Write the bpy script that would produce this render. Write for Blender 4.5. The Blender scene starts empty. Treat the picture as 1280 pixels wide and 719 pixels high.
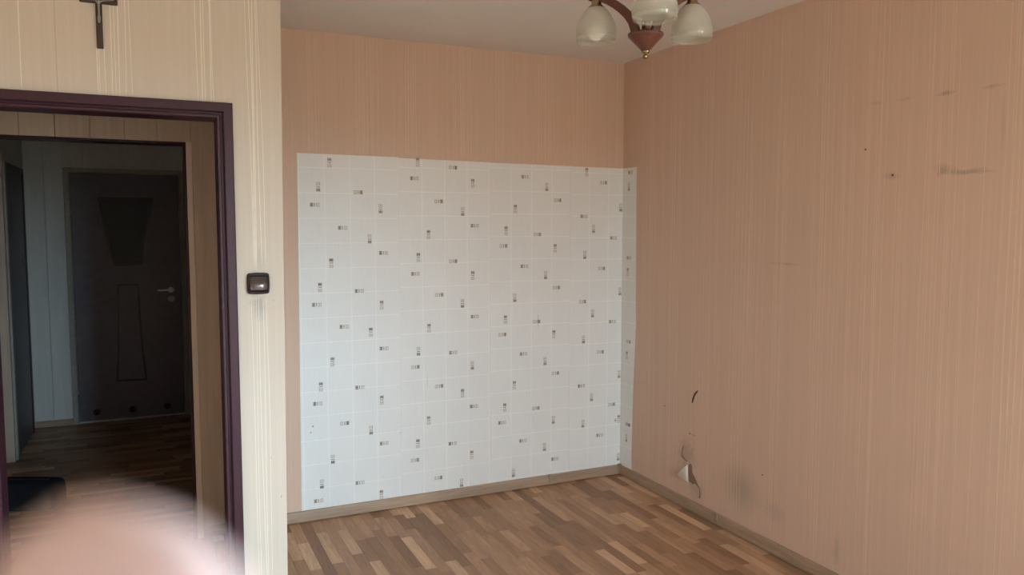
import bpy, bmesh, math, random
from mathutils import Vector, Matrix
random.seed(7)
SC = bpy.context.scene
COL = SC.collection

# ------------------------------------------------------------------ camera
YAW, PITCH, EYE = 0.4308876, 0.0761017, 1.5504
cam_d = bpy.data.cameras.new('camera')
cam = bpy.data.objects.new('camera', cam_d)
COL.objects.link(cam)
cam.location = (0, 0, EYE)
cam.rotation_euler = (math.pi / 2 - PITCH, 0, -YAW)
cam_d.sensor_width = 36.0
cam_d.lens = 978.19 / 1280 * 36
cam_d.clip_start = 0.002
cam_d.clip_end = 200
cam_d.dof.use_dof = True
cam_d.dof.focus_distance = 3.8
cam_d.dof.aperture_fstop = 11.0
SC.camera = cam

# ------------------------------------------------------------------ world: overcast sky over dull ground
W = bpy.data.worlds.new('overcast_sky')
SC.world = W
W.use_nodes = True
nt = W.node_tree
nt.nodes.clear()
tc = nt.nodes.new('ShaderNodeTexCoord')
sx = nt.nodes.new('ShaderNodeSeparateXYZ')
nt.links.new(tc.outputs['Generated'], sx.inputs[0])
mr = nt.nodes.new('ShaderNodeMapRange')
mr.inputs[1].default_value = -0.01
mr.inputs[2].default_value = 0.03
nt.links.new(sx.outputs['Z'], mr.inputs[0])
sky = nt.nodes.new('ShaderNodeMapRange')          # CIE overcast: brighter towards the zenith
sky.inputs[1].default_value = 0.0
sky.inputs[2].default_value = 1.0
sky.inputs[3].default_value = 0.62
sky.inputs[4].default_value = 1.5
nt.links.new(sx.outputs['Z'], sky.inputs[0])
skc = nt.nodes.new('ShaderNodeVectorMath')
skc.operation = 'SCALE'
skc.inputs[0].default_value = (0.74, 0.98, 1.22)
nt.links.new(sky.outputs[0], skc.inputs['Scale'])
mx = nt.nodes.new('ShaderNodeMixRGB')
mx.inputs[1].default_value = (0.10, 0.105, 0.09, 1)
nt.links.new(mr.outputs[0], mx.inputs[0])
nt.links.new(skc.outputs[0], mx.inputs[2])
bg = nt.nodes.new('ShaderNodeBackground')
bg.inputs[1].default_value = 180.0
nt.links.new(mx.outputs[0], bg.inputs[0])
wo = nt.nodes.new('ShaderNodeOutputWorld')
nt.links.new(bg.outputs[0], wo.inputs[0])

SC.view_settings.view_transform = 'Standard'
SC.view_settings.look = 'None'
SC.view_settings.gamma = 1.0
SC.view_settings.use_curve_mapping = False
SC.view_settings.exposure = -0.55
SC.cycles.max_bounces = 10
SC.cycles.diffuse_bounces = 7
SC.cycles.transparent_max_bounces = 12
SC.cycles.sample_clamp_indirect = 6
SC.cycles.use_denoising = True

# main measures (metres): camera stands at x=0, y=0
H = 2.55
YA = 4.125          # back wall
XB = 2.648          # right wall
YD = 3.10           # wall with the doorway
YW = -3.0           # window wall behind the camera
XL = -1.75          # left wall
# windows: a wide one in the right wall beside the camera, a narrow one in the wall behind
BY0, BY1 = -2.65, -0.45
WX0, WX1 = 1.20, 1.74
WZ0, WZ1 = 0.85, 2.26
def portal(name, loc, rot, w):
    d = bpy.data.lights.new(name, 'AREA')
    d.shape = 'RECTANGLE'
    d.size = w
    d.size_y = WZ1 - WZ0
    d.cycles.is_portal = True
    o = bpy.data.objects.new(name, d)
    COL.objects.link(o)
    o.location = loc
    o.rotation_euler = rot
portal('window_back_offscreen', ((WX0 + WX1) / 2, YW - 0.24, (WZ0 + WZ1) / 2), (math.pi / 2, 0, 0), WX1 - WX0)
portal('window_right_offscreen', (XB + 0.24, (BY0 + BY1) / 2, (WZ0 + WZ1) / 2), (math.pi / 2, 0, math.pi / 2), BY1 - BY0)

# ------------------------------------------------------------------ helpers
def linkobj(o, parent=None):
    COL.objects.link(o)
    if parent is not None:
        o.parent = parent
    return o

def meshobj(name, verts, faces, mat, parent=None, smooth=False):
    me = bpy.data.meshes.new(name)
    me.from_pydata([tuple(v) for v in verts], [], faces)
    if mat is not None:
        me.materials.append(mat)
    bm = bmesh.new()
    bm.from_mesh(me)
    bmesh.ops.recalc_face_normals(bm, faces=bm.faces)
    bm.to_mesh(me)
    bm.free()
    if smooth:
        for p in me.polygons:
            p.use_smooth = True
    me.update()
    return linkobj(bpy.data.objects.new(name, me), parent)

class MB:
    def __init__(self):
        self.v, self.f = [], []
    def add(self, verts, faces):
        n = len(self.v)
        self.v += [tuple(q) for q in verts]
        self.f += [tuple(n + i for i in f) for f in faces]
        return self
    def box(self, x0, x1, y0, y1, z0, z1):
        return self.add([(x0, y0, z0), (x1, y0, z0), (x1, y1, z0), (x0, y1, z0),
                         (x0, y0, z1), (x1, y0, z1), (x1, y1, z1), (x0, y1, z1)],
                        [(0, 3, 2, 1), (4, 5, 6, 7), (0, 1, 5, 4), (1, 2, 6, 5), (2, 3, 7, 6), (3, 0, 4, 7)])
    def lathe(self, prof, n=32, axis='Z', c=(0, 0, 0)):
        vs, fs = [], []
        for r, h in prof:
            for k in range(n):
                a = 2 * math.pi * k / n
                p = (r * math.cos(a), r * math.sin(a), h)
                if axis == 'Y':
                    p = (p[0], p[2], p[1])
                vs.append((p[0] + c[0], p[1] + c[1], p[2] + c[2]))
        m = len(prof)
        for i in range(m - 1):
            for k in range(n):
                fs.append((i * n + k, i * n + (k + 1) % n, (i + 1) * n + (k + 1) % n, (i + 1) * n + k))
        if prof[0][0] > 1e-5:
            fs.append(tuple(reversed(range(n))))
        if prof[-1][0] > 1e-5:
            fs.append(tuple((m - 1) * n + k for k in range(n)))
        return self.add(vs, fs)
    def prism(self, poly, y0, y1):
        """polygon in x,z pushed from y0 to y1"""
        n = len(poly)
        vs = [(x, y0, z) for x, z in poly] + [(x, y1, z) for x, z in poly]
        fs = [tuple(range(n)), tuple(reversed(range(n, 2 * n)))]
        fs += [(i, n + i, n + (i + 1) % n, (i + 1) % n) for i in range(n)]
        return self.add(vs, fs)
    def build(self, name, mat, parent=None, smooth=False, bevel=0, autosm=None):
        o = meshobj(name, self.v, self.f, mat, parent, smooth)
        if bevel:
            b = o.modifiers.new('bevel', 'BEVEL')
            b.width = bevel
            b.segments = 2
            b.limit_method = 'ANGLE'
        return o

def empty(name, loc=(0, 0, 0), rz=0.0):
    o = bpy.data.objects.new(name, None)
    o.empty_display_size = 0.1
    o.location = loc
    o.rotation_euler = (0, 0, rz)
    return linkobj(o)

def tag(o, label, cat, group=None):
    o['label'] = label
    o['category'] = cat
    if group:
        o['group'] = group
    return o

def struct(o):
    o['kind'] = 'structure'
    return o

def stuff(o):
    o['kind'] = 'stuff'
    return o

# ------------------------------------------------------------------ materials
class NB:
    """small node builder"""
    def __init__(self, name):
        self.m = bpy.data.materials.new(name)
        self.m.use_nodes = True
        self.t = self.m.node_tree
        self.t.nodes.clear()
        self.out = self.t.nodes.new('ShaderNodeOutputMaterial')
    def n(self, kind, **props):
        nd = self.t.nodes.new(kind)
        for k, v in props.items():
            setattr(nd, k, v)
        return nd
    def put(self, sock, val):
        if isinstance(val, bpy.types.NodeSocket):
            self.t.links.new(val, sock)
        else:
            sock.default_value = val
    def math(self, op, a, b=0.0, c=None, clamp=False):
        nd = self.n('ShaderNodeMath', operation=op, use_clamp=clamp)
        self.put(nd.inputs[0], a)
        self.put(nd.inputs[1], b)
        if c is not None:
            self.put(nd.inputs[2], c)
        return nd.outputs[0]
    def pos(self):
        nd = self.n('ShaderNodeNewGeometry')
        s = self.n('ShaderNodeSeparateXYZ')
        self.t.links.new(nd.outputs['Position'], s.inputs[0])
        return s.outputs[0], s.outputs[1], s.outputs[2]
    def objpos(self):
        nd = self.n('ShaderNodeTexCoord')
        s = self.n('ShaderNodeSeparateXYZ')
        self.t.links.new(nd.outputs['Object'], s.inputs[0])
        return s.outputs[0], s.outputs[1], s.outputs[2]
    def vec(self, a, b, c):
        nd = self.n('ShaderNodeCombineXYZ')
        for i, q in enumerate((a, b, c)):
            self.put(nd.inputs[i], q)
        return nd.outputs[0]
    def noise(self, v, scale=1.0, detail=3.0, rough=0.5, dist=0.0):
        nd = self.n('ShaderNodeTexNoise')
        self.put(nd.inputs['Vector'], v)
        nd.inputs['Scale'].default_value = scale
        nd.inputs['Detail'].default_value = detail
        nd.inputs['Roughness'].default_value = rough
        nd.inputs['Distortion'].default_value = dist
        return nd.outputs['Fac']
    def rng(self, x, a, b, c=0.0, d=1.0, smooth=False):
        nd = self.n('ShaderNodeMapRange')
        if smooth:
            nd.interpolation_type = 'SMOOTHSTEP'
        self.put(nd.inputs[0], x)
        for i, q in enumerate((a, b, c, d)):
            self.put(nd.inputs[i + 1], q)
        return nd.outputs[0]
    def mix(self, f, a, b, blend='MIX'):
        nd = self.n('ShaderNodeMixRGB', blend_type=blend)
        self.put(nd.inputs[0], f)
        for i, q in ((1, a), (2, b)):
            self.put(nd.inputs[i], q if isinstance(q, bpy.types.NodeSocket) else (*q[:3], 1))
        return nd.outputs[0]
    def scale(self, c, s):
        nd = self.n('ShaderNodeVectorMath', operation='SCALE')
        self.put(nd.inputs[0], c if isinstance(c, bpy.types.NodeSocket) else c[:3])
        self.put(nd.inputs['Scale'], s)
        return nd.outputs[0]
    def bump(self, h, strength=0.3, dist=0.002):
        nd = self.n('ShaderNodeBump')
        nd.inputs['Strength'].default_value = strength
        nd.inputs['Distance'].default_value = dist
        self.put(nd.inputs['Height'], h)
        return nd.outputs[0]
    def spot(self, u, v, cu, cv, ru, rv, soft=0.6, wob=None, tilt=0.0):
        """0..1 mask of an elliptical mark; wob = noise socket that frays its edge"""
        du = self.math('SUBTRACT', u, cu)
        dv = self.math('SUBTRACT', v, cv)
        if tilt:
            dv = self.math('MULTIPLY_ADD', du, -tilt, dv)
        a = self.math('POWER', self.math('ABSOLUTE', self.math('DIVIDE', du, ru)), 2.0)
        b = self.math('POWER', self.math('ABSOLUTE', self.math('DIVIDE', dv, rv)), 2.0)
        d = self.math('SQRT', self.math('ADD', a, b))
        if wob is not None:
            d = self.math('ADD', d, self.math('MULTIPLY', self.math('SUBTRACT', wob, 0.5), 1.6))
        return self.rng(d, 1.0, 1.0 - soft, 0.0, 1.0, True)
    def principled(self, color, rough=0.5, spec=0.5, metal=0.0, normal=None, **kw):
        p = self.n('ShaderNodeBsdfPrincipled')
        self.put(p.inputs['Base Color'], color if isinstance(color, bpy.types.NodeSocket) else (*color[:3], 1))
        self.put(p.inputs['Roughness'], rough)
        p.inputs['Specular IOR Level'].default_value = spec
        p.inputs['Metallic'].default_value = metal
        if normal is not None:
            self.t.links.new(normal, p.inputs['Normal'])
        for k, v in kw.items():
            self.put(p.inputs[k], v)
        self.t.links.new(p.outputs[0], self.out.inputs[0])
        return self.m

def plain(name, color, rough=0.5, spec=0.5, metal=0.0, var=0.08, sc=30.0):
    b = NB(name)
    x, y, z = b.pos()
    n = b.noise(b.vec(x, y, z), sc, 3)
    c = b.scale(color, b.rng(n, 0.3, 0.7, 1 - var, 1 + var))
    return b.principled(c, rough, spec, metal)

def wallpaper(name, color, axis, stains=(), seams=(), thread_shift=0.0, depth=0.35):
    """embossed vertical-stripe paper. stains: (u, v, ru, rv, colour, amount, frayed, tilt)"""
    b = NB(name)
    x, y, z = b.pos()
    u = x if axis == 'x' else y
    fine = b.noise(b.vec(b.math('MULTIPLY', u, 210.0), 0.0, b.math('MULTIPLY', z, 2.2)), 1.0, 2, 0.6)
    mid = b.noise(b.vec(b.math('MULTIPLY', u, 60.0), 5.0, b.math('MULTIPLY', z, 0.7)), 1.0, 2, 0.5)
    weave = b.noise(b.vec(b.math('MULTIPLY', u, 500.0), 2.0, b.math('MULTIPLY', z, 300.0)), 1.0, 1, 0.5)
    wide = b.noise(b.vec(b.math('MULTIPLY', u, 1.6), 9.0, b.math('MULTIPLY', z, 0.9)), 1.0, 3, 0.55)
    c = b.scale(color, b.rng(fine, 0.3, 0.7, 0.972, 1.028))
    c = b.scale(c, b.rng(mid, 0.3, 0.7, 0.975, 1.025))
    c = b.scale(c, b.rng(weave, 0.3, 0.7, 0.985, 1.015))
    tint = (color[0] * 0.93, color[1] * 0.97, color[2] * 1.0)
    c = b.mix(b.rng(wide, 0.35, 0.7, 0.0, 0.7), c, b.mix(1.0, c, (0.95, 0.985, 1.0), 'MULTIPLY'))
    frayn = None
    for (cu, cv, ru, rv, col, amt, fray, tilt) in stains:
        if fray and frayn is None:
            frayn = b.noise(b.vec(b.math('MULTIPLY', u, 28.0), 3.0, b.math('MULTIPLY', z, 40.0)), 1.0, 4, 0.65)
        mk = b.spot(u, z, cu, cv, ru, rv, 0.9, frayn if fray else None, tilt)
        c = b.mix(b.math('MULTIPLY', mk, amt), c, col)
    for su in seams:
        d = b.math('ABSOLUTE', b.math('SUBTRACT', u, su))
        mk = b.rng(d, 0.0026, 0.0006, 0.0, 1.0, True)
        c = b.mix(b.math('MULTIPLY', mk, 0.38), c, tuple(q * 0.45 for q in color))
    hgt = b.math('ADD', b.math('MULTIPLY', fine, 0.6), b.math('MULTIPLY', mid, 0.5))
    return b.principled(c, 0.75, 0.25, normal=b.bump(hgt, depth, 0.0016))

PEACH = (0.61, 0.44, 0.34)
CREAM = (0.55, 0.472, 0.388)
GREY = (0.30, 0.26, 0.22)
M_A = wallpaper('peach_wallpaper_back', PEACH, 'x')
M_B = wallpaper('peach_wallpaper_right', PEACH, 'y', stains=[
    (2.00, 0.253, 0.001, 0.001, GREY, 0.0, False, 0),
    (3.015, 0.245, 0.17, 0.16, (0.24, 0.22, 0.17), 0.45, False, 0),     # sooty round patch
    (2.78, 0.20, 0.10, 0.07, (0.30, 0.28, 0.23), 0.30, True, 0),
    (3.45, 0.31, 0.10, 0.12, (0.26, 0.19, 0.15), 0.42, True, 0),          # scuffing round the torn paper
    (3.36, 0.13, 0.10, 0.09, (0.28, 0.20, 0.16), 0.35, True, 0),
    (2.28, 2.047, 0.06, 0.010, (0.22, 0.17, 0.12), 0.22, True, 0.0),
    (2.14, 2.045, 0.05, 0.010, (0.22, 0.17, 0.12), 0.25, True, 0.0),    # long rub marks left by furniture
    (1.965, 2.040, 0.05, 0.013, (0.20, 0.15, 0.10), 0.5, True, 0.0),
    (1.80, 2.036, 0.06, 0.010, (0.22, 0.17, 0.12), 0.3, True, 0.0),
    (2.19, 1.752, 0.05, 0.020, (0.28, 0.21, 0.16), 0.35, True, 0),
    (1.88, 1.750, 0.13, 0.015, (0.20, 0.15, 0.10), 0.45, True, 0.0),
    (1.97, 1.765, 0.06, 0.028, (0.24, 0.18, 0.13), 0.38, True, 0.0),
    (1.755, 1.90, 0.012, 0.16, (0.30, 0.24, 0.18), 0.2, True, 0.0),
    (2.75, 1.385, 0.12, 0.010, (0.30, 0.24, 0.18), 0.35, True, 0.0),
    (2.40, 0.16, 0.03, 0.10, (0.35, 0.27, 0.2), 0.4, True, 0.0),
], depth=0.3)
M_D = wallpaper('cream_wallpaper_doorway', CREAM, 'x', stains=[
    (0.362, 1.255, 0.040, 0.075, (0.20, 0.21, 0.21), 0.42, True, 0),       # grubby finger marks under the switch
    (0.372, 1.43, 0.022, 0.06, (0.30, 0.30, 0.28), 0.28, True, 0),
    (0.418, 1.272, 0.0024, 0.0026, (0.06, 0.05, 0.04), 0.9, False, 0),
    (0.430, 0.50, 0.003, 0.006, (0.10, 0.08, 0.06), 0.8, False, 0.3),
    (0.395, 0.66, 0.004, 0.008, (0.3, 0.25, 0.2), 0.6, True, 0),
], seams=[-0.274], depth=0.3)
M_W = wallpaper('peach_wallpaper_window', PEACH, 'x')
M_L = wallpaper('peach_wallpaper_left', PEACH, 'y')
M_RET = wallpaper('cream_wallpaper_return', CREAM, 'y')
M_THREAD_A = plain('raised_thread_peach', (0.69, 0.525, 0.41), 0.6, 0.3, var=0.04)
M_THREAD_B = plain('raised_thread_pale', (0.69, 0.525, 0.41), 0.6, 0.3, var=0.05)
M_THREAD_D = plain('raised_thread_cream', (0.72, 0.67, 0.56), 0.6, 0.3, var=0.04)
M_CEIL = plain('ceiling_white_paint', (0.72, 0.70, 0.68), 0.9, 0.2, var=0.02, sc=6)
M_PLASTER = plain('bare_plaster', (0.25, 0.17, 0.13), 0.9, 0.2, var=0.2, sc=120)
M_BACKING = plain('paper_backing', (0.74, 0.70, 0.64), 0.8, 0.2, var=0.04)
M_SUB = plain('screed_dark', (0.10, 0.075, 0.055), 0.9, 0.2)
M_FRAME = plain('dark_plum_enamel', (0.042, 0.014, 0.021), 0.40, 0.24, var=0.12, sc=60)
M_DARKDOOR = plain('dark_stained_door', (0.115, 0.098, 0.125), 0.42, 0.5, var=0.10, sc=20)
M_DARKBEAD = plain('black_door_bead', (0.010, 0.008, 0.009), 0.4, 0.5)
M_DOORGLASS = plain('dim_door_glass', (0.070, 0.078, 0.080), 0.45, 0.3)
M_GREYTRIM = plain('grey_door_trim', (0.36, 0.34, 0.30), 0.6, 0.4)
M_METAL = plain('satin_nickel', (0.55, 0.54, 0.52), 0.35, 0.5, 0.9, var=0.03)
M_PEWTER = plain('dull_pewter', (0.26, 0.27, 0.24), 0.45, 0.5, 0.6, var=0.25, sc=300)
M_BRASS = plain('aged_brass', (0.30, 0.235, 0.13), 0.25, 0.5, 0.95, var=0.08, sc=80)
M_BLACKMAT = plain('black_mat_pile', (0.012, 0.012, 0.016), 0.95, 0.2, var=0.3, sc=400)
M_SWITCH = plain('dark_brown_bakelite', (0.022, 0.014, 0.012), 0.45, 0.14, var=0.05)
M_ROCKER = plain('dark_brown_rocker', (0.05, 0.032, 0.027), 0.10, 0.7, var=0.05)
M_PVC = plain('white_window_frame', (0.82, 0.82, 0.80), 0.4, 0.5, var=0.02)
M_MOTIF = plain('printed_motif_ink', (0.31, 0.25, 0.20), 0.8, 0.2, var=0.08)
M_MOTIF2 = plain('printed_motif_ink_light', (0.46, 0.40, 0.34), 0.8, 0.2, var=0.08)

def wood(name, light, dark, axis='z', sc=1.0, rough=0.5, spec=0.4):
    b = NB(name)
    x, y, z = b.pos()
    oi = b.n('ShaderNodeObjectInfo')
    r = b.math('MULTIPLY', oi.outputs['Random'], 37.0)
    k = {'x': (2.0, 34.0, 34.0), 'y': (34.0, 2.0, 34.0), 'z': (34.0, 34.0, 2.0)}[axis]
    v = b.vec(b.math('MULTIPLY_ADD', x, k[0] * sc, r), b.math('MULTIPLY', y, k[1] * sc), b.math('MULTIPLY', z, k[2] * sc))
    g = b.noise(v, 1.0, 4, 0.6, 0.6)
    v2 = b.vec(b.math('MULTIPLY_ADD', x, k[0] * sc * 6, r), b.math('MULTIPLY', y, k[1] * sc * 6), b.math('MULTIPLY', z, k[2] * sc * 3))
    g2 = b.noise(v2, 1.0, 2, 0.6)
    f = b.math('ADD', b.math('MULTIPLY', b.rng(g, 0.3, 0.7), 0.75), b.math('MULTIPLY', b.rng(g2, 0.3, 0.7), 0.25))
    c = b.mix(f, dark, light)
    c = b.scale(c, b.math('MULTIPLY_ADD', oi.outputs['Random'], 0.12, 0.94))
    return b.principled(c, rough, spec, normal=b.bump(f, 0.15, 0.001))

M_PANEL = wood('beige_panelling', (0.60, 0.49, 0.39), (0.47, 0.37, 0.285), 'z')
M_STRIP = wood('pale_corner_strip', (0.80, 0.70, 0.60), (0.70, 0.60, 0.50), 'z')
M_PANELPALE = wood('pale_panelling', (0.66, 0.67, 0.64), (0.57, 0.58, 0.55), 'z', 1.0)
M_BASE = wood('drab_skirting', (0.40, 0.28, 0.19), (0.235, 0.16, 0.108), 'x', 1.4)
M_BASEY = wood('drab_skirting_right', (0.40, 0.28, 0.19), (0.235, 0.16, 0.108), 'y', 1.4)
M_CROSS = wood('dark_cross_wood', (0.060, 0.032, 0.022), (0.030, 0.016, 0.012), 'z', 3.0, 0.4)
M_LAMPWOOD = wood('red_brown_lamp_wood', (0.130, 0.048, 0.029), (0.070, 0.024, 0.015), 'z', 2.0, 0.42, 0.35)

def stave_mat(name, axis, gain=1.0):
    b = NB(name)
    x, y, z = b.pos()
    oi = b.n('ShaderNodeObjectInfo')
    at = b.n('ShaderNodeAttribute', attribute_name='tone')
    t = b.math('FRACT', b.math('ADD', oi.outputs['Random'], at.outputs['Fac']))
    off = b.math('MULTIPLY', t, 91.0)
    if axis == 'y':
        v = b.vec(b.math('MULTIPLY_ADD', x, 30.0, off), b.math('MULTIPLY_ADD', y, 3.2, off), off)
        v2 = b.vec(b.math('MULTIPLY_ADD', x, 190.0, off), b.math('MULTIPLY', y, 9.0), off)
    else:
        v = b.vec(b.math('MULTIPLY_ADD', x, 3.2, off), b.math('MULTIPLY_ADD', y, 30.0, off), off)
        v2 = b.vec(b.math('MULTIPLY', x, 9.0), b.math('MULTIPLY_ADD', y, 190.0, off), off)
    g = b.noise(v, 1.0, 4, 0.6, 1.6)
    g2 = b.noise(v2, 1.0, 2, 0.6)
    ramp = b.n('ShaderNodeValToRGB')
    els = ramp.color_ramp.elements
    els[0].position, els[0].color = 0.0, (0.240, 0.127, 0.067, 1)
    els[1].position, els[1].color = 1.0, (0.648, 0.418, 0.265, 1)
    for p, c in ((0.22, (0.324, 0.182, 0.102, 1)), (0.5, (0.396, 0.231, 0.133, 1)),
                 (0.76, (0.450, 0.270, 0.161, 1)), (0.88, (0.552, 0.347, 0.214, 1))):
        e = els.new(p)
        e.color = c
    b.put(ramp.inputs[0], t)
    c = b.scale(ramp.outputs[0], b.rng(g, 0.3, 0.7, 0.80, 1.18))
    c = b.scale(c, b.rng(g2, 0.3, 0.7, 0.93, 1.07))
    c = b.scale(c, gain)
    wear = b.noise(b.vec(x, y, 0.0), 2.2, 4, 0.6)
    c = b.mix(b.rng(wear, 0.5, 0.75, 0.0, 0.25), c, (0.30 * gain, 0.24 * gain, 0.19 * gain))
    return b.principled(c, b.rng(wear, 0.3, 0.7, 0.42, 0.56), 0.35)
M_STAVE = stave_mat('parquet_stave', 'y')
M_STAVEX = stave_mat('hall_parquet_stave', 'x')

def tile_paper(name, x0, z0, axis='x', tw=0.1325, th=0.13, stains=()):
    """washable white paper printed and embossed as small square tiles"""
    b = NB(name)
    x, y, z = b.pos()
    u = x if axis == 'x' else b.math('SUBTRACT', XB + YA, y)
    def line(s, s0, w):
        q = b.math('FRACT', b.math('ADD', b.math('DIVIDE', b.math('SUBTRACT', s, s0), w), 20.5))
        d = b.math('MULTIPLY', b.math('ABSOLUTE', b.math('SUBTRACT', q, 0.5)), w)
        return b.rng(d, 0.0042, 0.0016, 0.0, 1.0, True)
    ln = b.math('MAXIMUM', line(u, x0, tw), line(z, z0, th))
    weave = b.noise(b.vec(b.math('MULTIPLY', u, 160.0), 0.0, b.math('MULTIPLY', z, 8.0)), 1.0, 2, 0.5)
    grime = b.noise(b.vec(b.math('MULTIPLY', u, 2.0), 4.0, b.math('MULTIPLY', z, 2.0)), 1.0, 4, 0.6)
    c = b.mix(ln, (0.755, 0.765, 0.745), (0.82, 0.83, 0.81))
    c = b.scale(c, b.rng(weave, 0.3, 0.7, 0.985, 1.015))
    c = b.scale(c, b.rng(grime, 0.35, 0.75, 1.01, 0.96))
    for (cu, cv, ru, rv, col, amt, fray, tilt) in stains:
        w = b.noise(b.vec(b.math('MULTIPLY', u, 60.0), 3.0, b.math('MULTIPLY', z, 60.0)), 1.0, 3, 0.6) if fray else None
        c = b.mix(b.math('MULTIPLY', b.spot(u, z, cu, cv, ru, rv, 0.8, w, tilt), amt), c, col)
    h = b.math('ADD', b.math('MULTIPLY', ln, -0.6), b.math('MULTIPLY', weave, 0.2))
    return b.principled(c, 0.5, 0.35, normal=b.bump(h, 0.35, 0.0012))

def glassy(name, tint, fac0=0.08):
    b = NB(name)
    tr = b.n('ShaderNodeBsdfTransparent')
    tr.inputs[0].default_value = (*tint, 1)
    gl = b.n('ShaderNodeBsdfGlossy')
    gl.inputs['Roughness'].default_value = 0.02
    ms = b.n('ShaderNodeMixShader')
    ms.inputs[0].default_value = fac0
    b.t.links.new(tr.outputs[0], ms.inputs[1])
    b.t.links.new(gl.outputs[0], ms.inputs[2])
    b.t.links.new(ms.outputs[0], b.out.inputs[0])
    return b.m
M_PANE = glassy('window_glass', (0.94, 0.97, 0.96), 0.06)

def frosted(name):
    """lampshade glass: milky at the neck, clearing towards the rim (object z: 0 rim .. 0.12 neck)"""
    b = NB(name)
    x, y, z = b.objpos()
    milky = b.rng(z, 0.0, 0.085, 0.22, 0.86)
    swirl = b.noise(b.vec(x, y, z), 30.0, 3, 0.6)
    milky = b.math('ADD', milky, b.math('MULTIPLY', b.math('SUBTRACT', swirl, 0.5), 0.08), clamp=True)
    df = b.n('ShaderNodeBsdfDiffuse')
    df.inputs[0].default_value = (0.72, 0.71, 0.66, 1)
    tl = b.n('ShaderNodeBsdfTranslucent')
    tl.inputs[0].default_value = (0.74, 0.72, 0.67, 1)
    m1 = b.n('ShaderNodeMixShader')
    m1.inputs[0].default_value = 0.45
    b.t.links.new(df.outputs[0], m1.inputs[1])
    b.t.links.new(tl.outputs[0], m1.inputs[2])
    tr = b.n('ShaderNodeBsdfTransparent')
    tr.inputs[0].default_value = (0.93, 0.95, 0.92, 1)
    m2 = b.n('ShaderNodeMixShader')
    b.t.links.new(milky, m2.inputs[0])
    b.t.links.new(tr.outputs[0], m2.inputs[1])
    b.t.links.new(m1.outputs[0], m2.inputs[2])
    gl = b.n('ShaderNodeBsdfGlossy')
    gl.inputs['Roughness'].default_value = 0.12
    m3 = b.n('ShaderNodeMixShader')
    m3.inputs[0].default_value = 0.05
    b.t.links.new(m2.outputs[0], m3.inputs[1])
    b.t.links.new(gl.outputs[0], m3.inputs[2])
    b.t.links.new(m3.outputs[0], b.out.inputs[0])
    return b.m
M_SHADE = frosted('frosted_shade_glass')
M_BULB = plain('opal_bulb_plastic', (0.88, 0.90, 0.90), 0.3, 0.5, var=0.01)

def skin_mat():
    b = NB('skin')
    x, y, z = b.pos()
    n = b.noise(b.vec(x, y, z), 260.0, 3, 0.6)
    c = b.mix(b.rng(n, 0.3, 0.7), (0.50, 0.385, 0.38), (0.56, 0.44, 0.435))
    return b.principled(c, 0.6, 0.2, **{'Subsurface Weight': 0.25, 'Subsurface Scale': 0.003})
M_SKIN = skin_mat()
M_NAIL = plain('fingernail', (0.70, 0.48, 0.44), 0.3, 0.5, var=0.03, sc=200)
M_SLEEVE = plain('navy_sleeve_knit', (0.03, 0.035, 0.06), 0.9, 0.2, var=0.2, sc=300)

# ------------------------------------------------------------------ room shell
T = 0.12
o = MB().box(-2.7, XB + 0.25, YW - 0.3, 7.2, H, H + 0.15).build('ceiling', M_CEIL)
struct(o)
floor = struct(MB().box(XL - T, XB + 0.25, YW - 0.3, YA + 0.1, -0.15, -0.004).build('floor', M_SUB))
floor_hall = struct(MB().box(-2.6, 1.2, YA + 0.1, 7.2, -0.15, -0.004).build('floor_hall', M_SUB))

wall_back = struct(MB().box(0.36, XB + 0.25, YA, YA + 0.1, 0, H).build('wall_back', M_A))
XO = XB + 0.25
wall_right = struct(MB().box(XB, XO, BY1, YA, 0, H).box(XB, XO, YW - 0.3, BY0, 0, H).box(XB, XO, BY0, BY1, 0, WZ0)
                    .box(XB, XO, BY0, BY1, WZ1, H).build('wall_right', M_B))
struct(MB().box(XL - T, XL, YW - 0.3, YD, 0, H).build('wall_left', M_L))
m = MB()
m.box(XL, WX0, YW - 0.3, YW, 0, H).box(WX1, XB, YW - 0.3, YW, 0, H)
m.box(WX0, WX1, YW - 0.3, YW, 0, WZ0).box(WX0, WX1, YW - 0.3, YW, WZ1, H)
struct(m.build('wall_window', M_W))

# wall with the doorway; its outer corner is a touch out of plumb
FX0, FX1, FZ = -0.548, 0.286, 2.008     # outside of the steel frame
m = MB()
m.box(XL, FX0 + 0.02, YD, YD + 0.1, 0, H)
m.box(FX0 + 0.02, FX1 - 0.02, YD, YD + 0.1, FZ - 0.02, H)
cb, ct = 0.446, 0.4685
m.add([(FX1 - 0.02, YD, 0), (cb, YD, 0), (cb, YD + 0.1, 0), (FX1 - 0.02, YD + 0.1, 0),
       (FX1 - 0.02, YD, H), (ct, YD, H), (ct, YD + 0.1, H), (FX1 - 0.02, YD + 0.1, H)],
      [(0, 3, 2, 1), (4, 5, 6, 7), (0, 1, 5, 4), (1, 2, 6, 5), (2, 3, 7, 6), (3, 0, 4, 7)])
wall_door = struct(m.build('wall_doorway', M_D))
m = MB()
m.add([(0.36, YD + 0.1, 0), (cb, YD + 0.1, 0), (cb, YA, 0), (0.36, YA, 0),
       (0.36, YD + 0.1, H), (ct, YD + 0.1, H), (ct, YA, H), (0.36, YA, H)],
      [(0, 3, 2, 1), (4, 5, 6, 7), (0, 1, 5, 4), (1, 2, 6, 5), (2, 3, 7, 6), (3, 0, 4, 7)])
struct(m.build('wall_return', M_RET))

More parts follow.
